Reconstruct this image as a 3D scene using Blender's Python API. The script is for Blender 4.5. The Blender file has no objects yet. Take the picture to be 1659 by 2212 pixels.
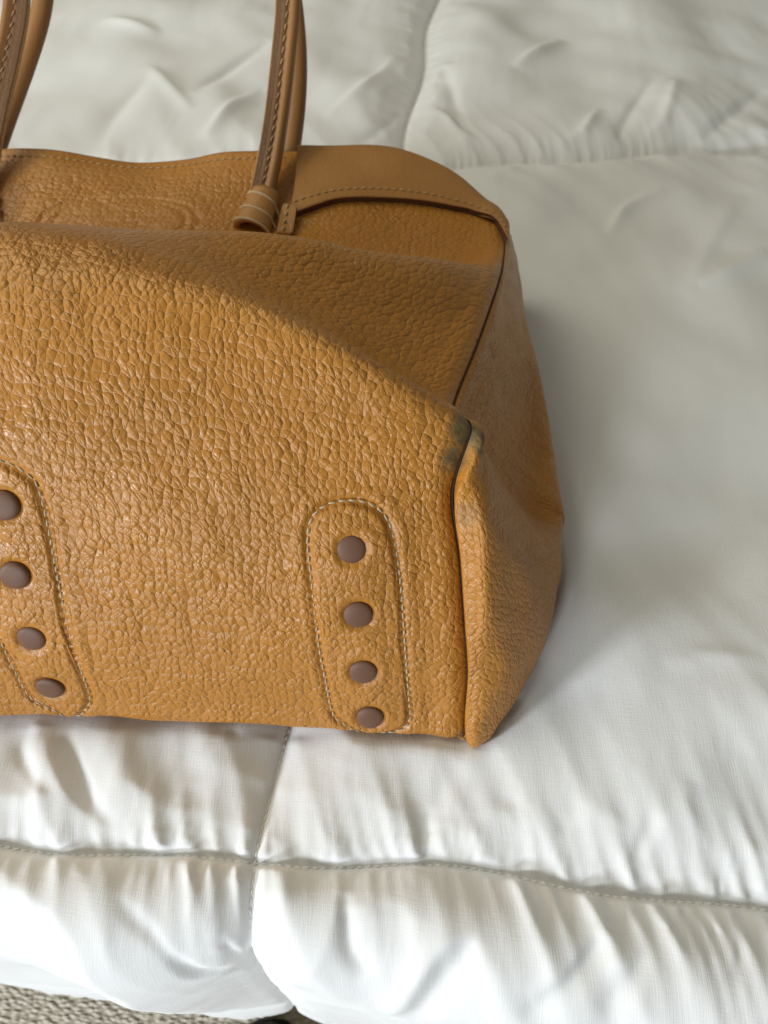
import bpy, math, random
import numpy as np
from mathutils import Vector, Matrix

random.seed(7)
RNG = np.random.default_rng(11)
SC = bpy.context.scene
COL = SC.collection

# ------------------------------------------------------------------ camera
CAM_H, PITCH, FPX = 0.37, math.radians(52.0), 1597.0      # height over the bed, tilt below the horizon, focal length
cam_d = bpy.data.cameras.new("camera")
cam_d.sensor_fit = 'VERTICAL'
cam_d.sensor_height = 36.0
cam_d.lens = 26.0
cam_d.clip_start = 0.01
cam_d.clip_end = 20.0
cam_d.dof.use_dof = True
cam_d.dof.focus_distance = 0.335
cam_d.dof.aperture_fstop = 11.0
cam = bpy.data.objects.new("camera", cam_d)
COL.objects.link(cam)
cam.location = (0, 0, CAM_H)
cam.rotation_euler = (math.pi / 2 - PITCH, 0, 0)
SC.camera = cam

# ------------------------------------------------------------------ light
world = bpy.data.worlds.new("World")
SC.world = world
world.use_nodes = True
bg = world.node_tree.nodes["Background"]
bg.inputs[0].default_value = (0.95, 0.93, 0.79, 1)
bg.inputs[1].default_value = 0.20


def area_light(name, loc, target, sx, sy, power, color):
    d = bpy.data.lights.new(name, 'AREA')
    d.shape = 'RECTANGLE'
    d.size, d.size_y = sx, sy
    d.energy = power
    d.color = color
    o = bpy.data.objects.new(name, d)
    COL.objects.link(o)
    o.location = loc
    o.rotation_euler = (Vector(target) - Vector(loc)).to_track_quat('-Z', 'Y').to_euler()
    return o


area_light("window_light", (-2.30, -1.10, 0.74), (0.0, 0.30, 0.0), 0.40, 0.46, 49.0, (0.90, 0.945, 1.0))
area_light("near_window_light", (-1.00, -1.95, 0.52), (-0.05, 0.20, 0.05), 0.42, 0.36, 29.0, (0.84, 0.915, 1.0))
# daylight coming back from the far, warm side of the room
area_light("room_light", (-1.35, 0.95, 1.75), (0.0, 0.35, 0.0), 1.6, 1.3, 21.0, (1.0, 0.945, 0.745))

SC.view_settings.view_transform = 'Standard'
SC.view_settings.look = 'None'
SC.view_settings.gamma = 1.0
SC.view_settings.exposure = 0.06
SC.view_settings.use_curve_mapping = False
SC.render.engine = 'CYCLES'
SC.cycles.use_denoising = True
SC.cycles.max_bounces = 8
SC.cycles.diffuse_bounces = 5

# ------------------------------------------------------------------ measuring helpers
SP, CP = math.sin(PITCH), math.cos(PITCH)


def at(px, py, y=None, z=None):
    """world point on the sight line of a measured spot at a known depth y or height z"""
    a = (px - 829.5) / FPX
    b = (1106.0 - py) / FPX
    d = np.array([a, CP + b * SP, -SP + b * CP])
    t = y / d[1] if y is not None else (z - CAM_H) / d[2]
    return np.array([0, 0, CAM_H]) + t * d


def project(P):
    P = np.asarray(P)
    q = P - np.array([0, 0, CAM_H])
    dep = q[..., 1] * CP - q[..., 2] * SP
    up = q[..., 1] * SP + q[..., 2] * CP
    return 829.5 + FPX * q[..., 0] / dep, 1106.0 - FPX * up / dep, dep


def spline(pts, n=None, ts=None, closed=False):
    """Catmull-Rom through pts (k,d) at parameters 0..k-1"""
    P = np.asarray(pts, float)
    k = len(P)
    if ts is None:
        ts = np.linspace(0, k if closed else k - 1, n, endpoint=not closed)
    ts = np.asarray(ts, float)
    if closed:
        i = np.floor(ts).astype(int) % k
        t = ts - np.floor(ts)
        p0, p1, p2, p3 = P[(i - 1) % k], P[i], P[(i + 1) % k], P[(i + 2) % k]
    else:
        E = np.vstack([2 * P[:1] - P[1:2], P, 2 * P[-1:] - P[-2:-1]])
        i = np.clip(np.floor(ts).astype(int), 0, k - 2)
        t = ts - i
        p0, p1, p2, p3 = E[i], E[i + 1], E[i + 2], E[i + 3]
    t = t.reshape(-1, *([1] * (P.ndim - 1)))
    return 0.5 * (2 * p1 + (p2 - p0) * t + (2 * p0 - 5 * p1 + 4 * p2 - p3) * t ** 2 + (3 * p1 - p0 - 3 * p2 + p3) * t ** 3)


def resample(P, step=None, n=None, closed=False):
    P = np.asarray(P, float)
    if closed:
        P = np.vstack([P, P[:1]])
    s = np.r_[0, np.cumsum(np.linalg.norm(np.diff(P, axis=0), axis=1))]
    if n is None:
        n = max(2, int(round(s[-1] / step)) + 1)
    t = np.linspace(0, s[-1], n, endpoint=not closed)
    return np.stack([np.interp(t, s, P[:, c]) for c in range(P.shape[1])], 1)


def smoothstep(a, b, x):
    t = np.clip((x - a) / (b - a), 0, 1)
    return t * t * (3 - 2 * t)


def vnoise(x, y, seed=0):
    """smooth value noise on the plane"""
    r = np.random.default_rng(seed)
    T = r.random((64, 64))
    xi, yi = np.floor(x).astype(int), np.floor(y).astype(int)
    fx, fy = x - xi, y - yi
    fx, fy = fx * fx * (3 - 2 * fx), fy * fy * (3 - 2 * fy)
    g = lambda a, b: T[a % 64, b % 64]
    return (g(xi, yi) * (1 - fx) + g(xi + 1, yi) * fx) * (1 - fy) + (g(xi, yi + 1) * (1 - fx) + g(xi + 1, yi + 1) * fx) * fy * 1.0


# ------------------------------------------------------------------ mesh helpers
def link_mesh(name, verts, faces, mats, parent=None, uv=None, attrs=None, smooth=True, mat_idx=None):
    me = bpy.data.meshes.new(name)
    verts = np.asarray(verts, np.float32)
    if isinstance(faces, np.ndarray) and faces.ndim == 2:
        nf, k = faces.shape
        me.vertices.add(len(verts))
        me.vertices.foreach_set("co", verts.ravel())
        me.loops.add(nf * k)
        me.loops.foreach_set("vertex_index", faces.ravel().astype(np.int32))
        me.polygons.add(nf)
        me.polygons.foreach_set("loop_start", np.arange(0, nf * k, k, dtype=np.int32))
        me.update(calc_edges=True)
    else:
        me.from_pydata([tuple(map(float, v)) for v in verts], [], [tuple(map(int, f)) for f in faces])
    if uv is not None:
        li = np.empty(len(me.loops), np.int32)
        me.loops.foreach_get("vertex_index", li)
        lay = me.uv_layers.new(name="UVMap")
        lay.data.foreach_set("uv", np.asarray(uv, np.float32)[li].ravel())
    for k_, a in (attrs or {}).items():
        at_ = me.attributes.new(k_, 'FLOAT', 'POINT')
        at_.data.foreach_set("value", np.asarray(a, np.float32).ravel())
    for m in (mats if isinstance(mats, (list, tuple)) else [mats]):
        me.materials.append(m)
    if mat_idx is not None:
        me.polygons.foreach_set("material_index", np.asarray(mat_idx, np.int32))
    if smooth:
        me.polygons.foreach_set("use_smooth", np.ones(len(me.polygons), bool))
    me.update()
    o = bpy.data.objects.new(name, me)
    COL.objects.link(o)
    if parent is not None:
        o.parent = parent
    return o


def grid_faces(nu, nv, closed_u=False):
    i = np.arange(nu if closed_u else nu - 1)
    j = np.arange(nv - 1)
    I, J = np.meshgrid(i, j, indexing='ij')
    I2 = (I + 1) % nu
    return np.stack([I * nv + J, I2 * nv + J, I2 * nv + J + 1, I * nv + J + 1], -1).reshape(-1, 4)


def grid_normals(P):
    du = np.gradient(P, axis=0)
    dv = np.gradient(P, axis=1)
    n = np.cross(du, dv)
    return n / np.maximum(np.linalg.norm(n, axis=-1, keepdims=True), 1e-12)


def empty(name, loc=(0, 0, 0)):
    o = bpy.data.objects.new(name, None)
    COL.objects.link(o)
    o.location = loc
    o.empty_display_size = 0.05
    return o


def tag(o, label=None, cat=None, group=None, kind=None):
    if label: o["label"] = label
    if cat: o["category"] = cat
    if group: o["group"] = group
    if kind: o["kind"] = kind
    return o


# ------------------------------------------------------------------ materials
class NT:
    def __init__(self, name):
        self.m = bpy.data.materials.new(name)
        self.m.use_nodes = True
        self.t = self.m.node_tree
        self.b = self.t.nodes["Principled BSDF"]

    def n(self, typ, **kw):
        nd = self.t.nodes.new(typ)
        for k, v in kw.items():
            setattr(nd, k, v)
        return nd

    def l(self, a, b):
        self.t.links.new(a, b)

    def math(self, op, a, b=None, clamp=False):
        nd = self.n('ShaderNodeMath', operation=op, use_clamp=clamp)
        for i, v in enumerate((a, b)):
            if v is None: continue
            if isinstance(v, (int, float)): nd.inputs[i].default_value = v
            else: self.l(v, nd.inputs[i])
        return nd.outputs[0]

    def rng(self, v, a, b, c, d, smooth=False):
        nd = self.n('ShaderNodeMapRange')
        if smooth: nd.interpolation_type = 'SMOOTHSTEP'
        self.l(v, nd.inputs[0])
        for i, x in enumerate((a, b, c, d)):
            nd.inputs[i + 1].default_value = x
        return nd.outputs[0]

    def mix(self, f, a, b, blend='MIX'):
        nd = self.n('ShaderNodeMix', data_type='RGBA', blend_type=blend)
        if isinstance(f, (int, float)): nd.inputs[0].default_value = f
        else: self.l(f, nd.inputs[0])
        for i, v in ((6, a), (7, b)):
            if isinstance(v, tuple): nd.inputs[i].default_value = (*v, 1)
            else: self.l(v, nd.inputs[i])
        return nd.outputs[2]

    def noise(self, vec, scale, detail=2.0, rough=0.5, dim='3D'):
        nd = self.n('ShaderNodeTexNoise', noise_dimensions=dim)
        nd.inputs['Scale'].default_value = scale
        nd.inputs['Detail'].default_value = detail
        nd.inputs['Roughness'].default_value = rough
        if vec is not None: self.l(vec, nd.inputs['Vector'])
        return nd


def leather(name, base, cell=0.0040, stretch=1.25, depth=0.0009, rough=0.385, use_attr=True, dark=0.72, cfine=0.5):
    """pebbled leather: grain on arc-length UVs (metres)"""
    N = NT(name)
    uv = N.n('ShaderNodeUVMap').outputs[0]
    # warp so that no cell repeats
    wn = N.noise(uv, 55.0, 1.0, 0.5, '2D')
    w1 = N.n('ShaderNodeVectorMath', operation='SUBTRACT')
    N.l(wn.outputs['Color'], w1.inputs[0]); w1.inputs[1].default_value = (0.5, 0.5, 0.5)
    w2 = N.n('ShaderNodeVectorMath', operation='SCALE')
    N.l(w1.outputs[0], w2.inputs[0]); w2.inputs['Scale'].default_value = cell * 1.3
    wa = N.n('ShaderNodeVectorMath', operation='ADD')
    N.l(uv, wa.inputs[0]); N.l(w2.outputs[0], wa.inputs[1])
    wn2 = N.noise(uv, 0.55 / cell, 1.0, 0.5, '2D')
    w3 = N.n('ShaderNodeVectorMath', operation='SUBTRACT')
    N.l(wn2.outputs['Color'], w3.inputs[0]); w3.inputs[1].default_value = (0.5, 0.5, 0.5)
    w4 = N.n('ShaderNodeVectorMath', operation='SCALE')
    N.l(w3.outputs[0], w4.inputs[0]); w4.inputs['Scale'].default_value = cell * 0.5
    wb = N.n('ShaderNodeVectorMath', operation='ADD')
    N.l(wa.outputs[0], wb.inputs[0]); N.l(w4.outputs[0], wb.inputs[1])
    wa = wb
    mp = N.n('ShaderNodeMapping')
    mp.inputs['Scale'].default_value = (1 / cell, 1 / (cell * stretch), 1)
    mp.inputs['Rotation'].default_value = (0, 0, 0.05)
    N.l(wa.outputs[0], mp.inputs[0])
    v1 = N.n('ShaderNodeTexVoronoi', voronoi_dimensions='2D', feature='DISTANCE_TO_EDGE')
    v1.inputs['Scale'].default_value = 1.0
    N.l(mp.outputs[0], v1.inputs['Vector'])
    v1.inputs['Randomness'].default_value = 0.66
    vf = N.n('ShaderNodeTexVoronoi', voronoi_dimensions='2D', feature='SMOOTH_F1')
    vf.inputs['Scale'].default_value = 1.0
    vf.inputs['Smoothness'].default_value = 0.25
    vf.inputs['Randomness'].default_value = 0.66
    N.l(mp.outputs[0], vf.inputs['Vector'])
    v3 = N.n('ShaderNodeTexVoronoi', voronoi_dimensions='2D', feature='DISTANCE_TO_EDGE')
    v3.inputs['Scale'].default_value = 0.34
    N.l(mp.outputs[0], v3.inputs['Vector'])
    v2 = N.n('ShaderNodeTexVoronoi', voronoi_dimensions='2D', feature='DISTANCE_TO_EDGE')
    v2.inputs['Scale'].default_value = 1.9
    mp2 = N.n('ShaderNodeMapping')
    mp2.inputs['Location'].default_value = (3.7, 1.3, 0)
    N.l(mp.outputs[0], mp2.inputs[0]); N.l(mp2.outputs[0], v2.inputs['Vector'])
    dome = N.math('SUBTRACT', 1.0, N.math('POWER', N.math('MULTIPLY', vf.outputs['Distance'], 1.2), 2.2))
    groove = N.rng(v1.outputs['Distance'], 0.0, 0.10, 0, 1, True)
    wide = N.rng(v3.outputs['Distance'], 0.0, 0.12, 0, 1, True)
    big = N.noise(mp.outputs[0], 0.35, 2.0, 0.5, '2D').outputs[0]
    # crossing creases: rows of lozenge-shaped pebbles, bent and broken up
    sx = N.n('ShaderNodeSeparateXYZ'); N.l(mp.outputs[0], sx.inputs[0])
    n1 = N.noise(mp.outputs[0], 0.45, 1.0, 0.5, '2D'); n2 = N.noise(mp2.outputs[0], 0.45, 1.0, 0.5, '2D')
    la = N.math('ADD', N.math('ADD', sx.outputs[0], sx.outputs[1]), N.math('MULTIPLY', n1.outputs[0], 0.80))
    lb = N.math('ADD', N.math('SUBTRACT', sx.outputs[0], sx.outputs[1]), N.math('MULTIPLY', n2.outputs[0], 0.80))
    ca = N.math('ABSOLUTE', N.math('SINE', N.math('MULTIPLY', la, math.pi)))
    cb = N.math('ABSOLUTE', N.math('SINE', N.math('MULTIPLY', lb, math.pi)))
    loz = N.math('POWER', N.math('MULTIPLY', ca, cb), 0.55)
    sub = N.rng(v2.outputs['Distance'], 0.0, 0.13, 0, 1, True)
    subm = N.rng(N.noise(mp.outputs[0], 0.8, 1.0, 0.5, '2D').outputs[0], 0.42, 0.62, 0, 1)
    fine = N.noise(mp.outputs[0], 4.0, 2.0, 0.5, '2D').outputs[0]
    h = N.math('ADD', N.math('MULTIPLY', dome, 0.85), N.math('MULTIPLY', groove, 0.13))
    h = N.math('ADD', h, N.math('MULTIPLY', loz, 0.26))
    h = N.math('ADD', h, N.math('MULTIPLY', wide, 0.08))
    h = N.math('ADD', h, N.math('MULTIPLY', N.math('MULTIPLY', sub, subm), 0.05 * cfine * 2))
    h = N.math('ADD', h, N.math('MULTIPLY', fine, 0.05))
    h = N.math('MULTIPLY', h, N.rng(big, 0.25, 0.75, 0.6, 1.2))
    if use_attr:
        at_ = N.n('ShaderNodeAttribute', attribute_name='grain')
        gs = at_.outputs['Fac']
        h = N.math('MULTIPLY', h, gs)
    bp = N.n('ShaderNodeBump')
    bp.inputs['Strength'].default_value = 1.0
    bp.inputs['Distance'].default_value = depth
    N.l(h, bp.inputs['Height'])
    N.l(bp.outputs[0], N.b.inputs['Normal'])
    # colour: creases darkened, part dye, part painted-in shade; patchy tone
    tone = N.noise(uv, 18.0, 3.0, 0.55, '2D').outputs[0]
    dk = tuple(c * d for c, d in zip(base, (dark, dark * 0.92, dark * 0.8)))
    lt = tuple(min(1, c * 1.10) for c in base)
    c0 = N.mix(N.rng(tone, 0.3, 0.7, 0, 1), base, lt)
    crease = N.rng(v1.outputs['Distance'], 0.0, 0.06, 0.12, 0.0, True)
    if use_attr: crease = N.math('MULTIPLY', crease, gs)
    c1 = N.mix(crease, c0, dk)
    if use_attr:
        wr = N.n('ShaderNodeAttribute', attribute_name='wear').outputs['Fac']
        wnz = N.noise(uv, 260.0, 4.0, 0.65, '2D').outputs[0]
        wf = N.math('MULTIPLY', wr, N.rng(wnz, 0.30, 0.60, 0.70, 1.15), clamp=True)
        wcol = N.mix(N.rng(N.noise(uv, 120.0, 3.0, 0.6, '2D').outputs[0], 0.35, 0.65, 0, 1), (0.105, 0.076, 0.030), (0.20, 0.140, 0.058))
        c1 = N.mix(wf, c1, wcol)
        sp = N.n('ShaderNodeAttribute', attribute_name='scuff').outputs['Fac']
        c1 = N.mix(N.math('MULTIPLY', sp, N.rng(wnz, 0.3, 0.7, 0.2, 1.0), clamp=True), c1, (0.40, 0.24, 0.11))
        rg = N.math('ADD', N.math('MULTIPLY', wf, 0.3), rough)
    else:
        rg = None
    N.l(c1, N.b.inputs['Base Color'])
    rn = N.rng(N.noise(uv, 45.0, 3.0, 0.6, '2D').outputs[0], 0.3, 0.7, -0.06, 0.06)
    N.l(N.math('ADD', rn, rg if rg is not None else rough), N.b.inputs['Roughness'])
    N.b.inputs['Specular IOR Level'].default_value = 0.5
    return N.m


def simple(name, base, rough=0.6, nscale=300.0, namp=0.25, bump=0.0, bscale=600.0, spec=0.4):
    N = NT(name)
    tc = N.n('ShaderNodeTexCoord').outputs['Object']
    nz = N.noise(tc, nscale, 3.0, 0.6).outputs[0]
    N.l(N.mix(N.rng(nz, 0.3, 0.7, 0, 1), tuple(c * (1 - namp) for c in base), tuple(min(1, c * (1 + namp)) for c in base)), N.b.inputs['Base Color'])
    N.b.inputs['Roughness'].default_value = rough
    N.b.inputs['Specular IOR Level'].default_value = spec
    if bump:
        b = N.n('ShaderNodeBump')
        b.inputs['Distance'].default_value = bump
        N.l(N.noise(tc, bscale, 3.0, 0.6).outputs[0], b.inputs['Height'])
        N.l(b.outputs[0], N.b.inputs['Normal'])
    return N.m


TAN = (0.42, 0.175, 0.024)
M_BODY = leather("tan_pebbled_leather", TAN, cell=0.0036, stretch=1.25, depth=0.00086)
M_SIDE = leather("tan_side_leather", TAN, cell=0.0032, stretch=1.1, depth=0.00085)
M_SMOOTH = leather("tan_smooth_leather", (0.37, 0.170, 0.040), cell=0.0016, stretch=1.1, depth=0.00012, rough=0.48, use_attr=False)
M_STRAP = leather("handle_leather", (0.27, 0.122, 0.033), cell=0.0013, stretch=1.4, depth=0.00012, rough=0.5, use_attr=False)
M_STRAPSIDE = leather("handle_flange_leather", (0.165, 0.080, 0.030), cell=0.0011, stretch=2.5, depth=0.00018, rough=0.55, use_attr=False)
M_RAW = simple("painted_edge", (0.085, 0.032, 0.014), 0.6, 500, 0.3)
M_PALE = simple("pale_raw_edge", (0.52, 0.33, 0.15), 0.7, 500, 0.25)
M_THREAD = simple("cream_thread", (0.47, 0.385, 0.245), 0.8, 900, 0.3, 0.0001, 2500)
M_THREAD2 = simple("tan_thread", (0.45, 0.31, 0.15), 0.8, 900, 0.3)
M_CORD = simple("pale_cord", (0.50, 0.38, 0.22), 0.75, 900, 0.2, 0.0001, 2500)
M_RUBBER = simple("brown_rubber", (0.150, 0.072, 0.040), 0.5, 2500, 0.10, 0.00004, 5000, 0.35)


def cotton():
    N = NT("white_cotton")
    uv = N.n('ShaderNodeUVMap').outputs[0]
    tc = N.n('ShaderNodeTexCoord').outputs['Object']
    ma = N.n('ShaderNodeMapping'); ma.inputs['Scale'].default_value = (1500, 110, 1)
    mb = N.n('ShaderNodeMapping'); mb.inputs['Scale'].default_value = (110, 1500, 1)
    N.l(uv, ma.inputs[0]); N.l(uv, mb.inputs[0])
    h = N.math('ADD', N.noise(ma.outputs[0], 1.0, 2, 0.5, '2D').outputs[0], N.math('MULTIPLY', N.noise(mb.outputs[0], 1.0, 2, 0.5, '2D').outputs[0], 0.7))
    b = N.n('ShaderNodeBump')
    b.inputs['Distance'].default_value = 0.00020
    b.inputs['Strength'].default_value = 0.5
    N.l(h, b.inputs['Height'])
    b2 = N.n('ShaderNodeBump')
    b2.inputs['Distance'].default_value = 0.0012
    b2.inputs['Strength'].default_value = 0.6
    rg_ = N.n('ShaderNodeTexNoise', noise_dimensions='3D', noise_type='RIDGED_MULTIFRACTAL')
    rg_.inputs['Scale'].default_value = 16.0
    rg_.inputs['Detail'].default_value = 2.5
    rg_.inputs['Roughness'].default_value = 0.45
    rg_.inputs['Distortion'].default_value = 0.6
    N.l(tc, rg_.inputs['Vector'])
    N.l(rg_.outputs[0], b2.inputs['Height'])
    N.l(b2.outputs[0], b.inputs['Normal'])
    N.l(b.outputs[0], N.b.inputs['Normal'])
    c = N.mix(N.noise(tc, 9, 3).outputs[0], (0.77, 0.775, 0.775), (0.81, 0.81, 0.805))
    N.l(c, N.b.inputs['Base Color'])
    N.b.inputs['Roughness'].default_value = 0.8
    N.b.inputs['Specular IOR Level'].default_value = 0.12
    N.b.inputs['Sheen Weight'].default_value = 0.05
    return N.m


M_COTTON = cotton()

# ------------------------------------------------------------------ floor under the bed edge
FLOOR_Z = -0.58


def carpet_mat():
    N = NT("beige_loop_carpet")
    tc = N.n('ShaderNodeTexCoord').outputs['Object']
    v = N.n('ShaderNodeTexVoronoi', feature='F1')
    v.inputs['Scale'].default_value = 210.0
    mp = N.n('ShaderNodeMapping'); mp.inputs['Scale'].default_value = (0.62, 1.25, 1)
    N.l(tc, mp.inputs[0]); N.l(mp.outputs[0], v.inputs['Vector'])
    d = N.rng(v.outputs['Distance'], 0.0, 0.75, 1, 0)
    nz = N.noise(tc, 130, 3).outputs[0]
    c = N.mix(N.math('MULTIPLY', d, N.rng(nz, 0.3, 0.7, 0.6, 1.2), clamp=True), (0.50, 0.44, 0.34), (0.90, 0.83, 0.69))
    N.l(c, N.b.inputs['Base Color'])
    b = N.n('ShaderNodeBump'); b.inputs['Distance'].default_value = 0.003
    N.l(d, b.inputs['Height']); N.l(b.outputs[0], N.b.inputs['Normal'])
    N.b.inputs['Roughness'].default_value = 0.95
    return N.m


def build_floor():
    nx, ny = 120, 90
    X, Y = np.meshgrid(np.linspace(-1.6, 1.6, nx), np.linspace(-1.6, 1.8, ny), indexing='ij')
    Z = FLOOR_Z + 0.002 * (vnoise(X * 12 + 50, Y * 12 + 50, 3) - 0.5)
    o = link_mesh("carpet", np.stack([X, Y, Z], -1).reshape(-1, 3), grid_faces(nx, ny), carpet_mat())
    tag(o, "beige looped carpet on the floor below the bed", kind="structure")


build_floor()

# ------------------------------------------------------------------ the quilted comforter
# cloth is relaxed as a sheet that is longer than its stitched seams, lying on its filling
V0 = -0.0613                                   # where the long seam meets the front seam


def edge_shift(x):
    return 0.0975 - 0.0825 * (np.clip(x, -0.6, 0.6) + 0.2)      # y of the front seam


def bag_outline():
    return np.array([(-0.40, 0.160), (-0.30, 0.153), (-0.17, 0.150), (-0.06, 0.145), (0.04, 0.139), (0.052, 0.142), (0.071, 0.162),
                     (0.083, 0.186), (0.093, 0.219), (0.099, 0.25), (0.099, 0.30), (0.097, 0.37), (0.094, 0.45), (0.085, 0.49),
                     (0.0, 0.50), (-0.17, 0.50), (-0.36, 0.49), (-0.43, 0.45), (-0.435, 0.30), (-0.42, 0.20)])


def poly_sd(P, x, y):
    d = np.full(x.shape, 1e9)
    inside = np.zeros(x.shape, bool)
    k = len(P)
    for i in range(k):
        a, b = P[i], P[(i + 1) % k]
        e = b - a
        wx, wy = x - a[0], y - a[1]
        t = np.clip((wx * e[0] + wy * e[1]) / (e @ e), 0, 1)
        d = np.minimum(d, np.hypot(wx - t * e[0], wy - t * e[1]))
        c = (a[1] > y) != (b[1] > y)
        with np.errstate(divide='ignore', invalid='ignore'):
            xi = e[0] * (y - a[1]) / e[1] + a[0]
        inside ^= c & (x < xi)
    return np.where(inside, -d, d)


def bend(x, s, n):
    """lay the sheet on the bed and over its front edge"""
    R0, sa = 0.038, -0.008
    ph = np.clip((sa - s) / R0, 0, math.pi / 2)
    hang = np.maximum(0, (sa - s) - R0 * math.pi / 2)
    yb = np.where(s >= sa, s, sa - R0 * np.sin(ph))
    zb = -R0 * (1 - np.cos(ph)) - hang
    y = yb - np.sin(ph) * n + edge_shift(x)
    z = zb + np.cos(ph) * n
    return x, y, z - 0.04 * smoothstep(1.1, 1.6, s)


# long creases of the cover: course, height, falloff on either side
FOLDS = [
    ([(415, 1852), (470, 1790), (530, 1720), (585, 1655)], -0.0040, 0.003, 0.010),
    ([(590, 1735), (540, 1760), (480, 1815)], 0.0025, 0.005, 0.004),
    ([(70, 1570), (45, 1620), (80, 1690), (130, 1740)], -0.0040, 0.006, 0.004),
    ([(135, 1575), (160, 1650), (200, 1730), (235, 1790)], -0.0040, 0.004, 0.006),
    ([(100, 1580), (110, 1650), (160, 1740), (220, 1830)], 0.0035, 0.004, 0.005),
    ([(20, 1700), (70, 1770), (120, 1830)], 0.0030, 0.005, 0.005),
    ([(245, 1885), (275, 1960), (340, 2050), (440, 2120), (600, 2150)], -0.0060, 0.010, 0.006),
    ([(300, 1885), (330, 1960), (390, 2040), (480, 2100)], 0.0035, 0.006, 0.006),
    ([(440, 1960), (490, 2050), (570, 2105), (630, 2125)], -0.0060, 0.006, 0.010),
    ([(435, 1890), (455, 1940), (480, 1985)], 0.0040, 0.004, 0.005),
    ([(655, 1905), (625, 1960), (600, 2020)], -0.0040, 0.006, 0.006),
    ([(735, 1905), (742, 1985), (760, 2060), (800, 2110)], -0.0050, 0.005, 0.006),
    ([(700, 1905), (690, 1990), (640, 2080)], 0.0030, 0.005, 0.006),
    ([(1005, 1935), (975, 2010), (900, 2110), (840, 2190)], 0.0050, 0.007, 0.008),
    ([(1040, 1950), (1020, 2040), (950, 2140), (880, 2205)], -0.0045, 0.007, 0.008),
    ([(1340, 1975), (1290, 2060), (1200, 2150), (1120, 2205)], -0.0060, 0.006, 0.009),
    ([(1300, 1965), (1240, 2060), (1140, 2170)], 0.0045, 0.006, 0.006),
    ([(1480, 2000), (1400, 2090), (1300, 2190)], -0.0055, 0.006, 0.008),
    ([(1580, 2010), (1600, 2080), (1560, 2170)], -0.0050, 0.006, 0.007),
    ([(885, 1880), (920, 1790), (960, 1700), (985, 1640)], -0.0030, 0.009, 0.007),
    ([(1055, 1900), (1075, 1820), (1100, 1740)], 0.0030, 0.006, 0.007),
    ([(1170, 1910), (1200, 1820), (1260, 1730)], -0.0028, 0.007, 0.008),
    ([(1345, 1930), (1370, 1850), (1420, 1760)], -0.0038, 0.004, 0.008),
    ([(1460, 1930), (1480, 1850), (1470, 1770), (1490, 1690)], 0.0030, 0.006, 0.007),
    ([(1430, 1432), (1530, 1405), (1655, 1415)], 0.0022, 0.004, 0.007),
    ([(1435, 333), (1490, 305), (1542, 274), (1650, 191)], -0.0085, 0.010, 0.016),
    ([(1200, 342), (1250, 295), (1293, 235)], 0.0070, 0.008, 0.010),
    ([(1420, 337), (1432, 270), (1459, 171)], 0.0075, 0.009, 0.010),
    ([(1312, 508), (1350, 450), (1435, 406)], 0.0060, 0.006, 0.012),
    ([(1508, 616), (1590, 575), (1655, 538)], 0.0060, 0.008, 0.012),
    ([(1112, 142), (1160, 112), (1214, 88)], 0.0090, 0.010, 0.014),
    ([(931, 235), (960, 250), (1000, 290), (1043, 332)], 0.0080, 0.008, 0.012),
    ([(1330, 330), (1350, 260), (1420, 160)], -0.0065, 0.010, 0.012),
    ([(1600, 420), (1540, 520), (1480, 640)], 0.0045, 0.012, 0.014),
    ([(323, 142), (370, 190), (416, 235)], 0.0070, 0.009, 0.014),
    ([(416, 196), (500, 140), (587, 88)], -0.0080, 0.010, 0.014),
    ([(235, 39), (290, 55), (342, 78)], 0.0100, 0.010, 0.020),
    ([(440, 300), (500, 230), (560, 200)], 0.0070, 0.010, 0.014),
    ([(200, 330), (240, 250), (330, 160)], -0.0060, 0.015, 0.02),
    ([(700, 250), (780, 190), (860, 120)], 0.0060, 0.010, 0.016),
    ([(760, 310), (820, 280), (870, 240)], -0.0050, 0.010, 0.012),
    ([(960, 140), (985, 220), (1000, 300)], -0.0060, 0.012, 0.016),
]


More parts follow.
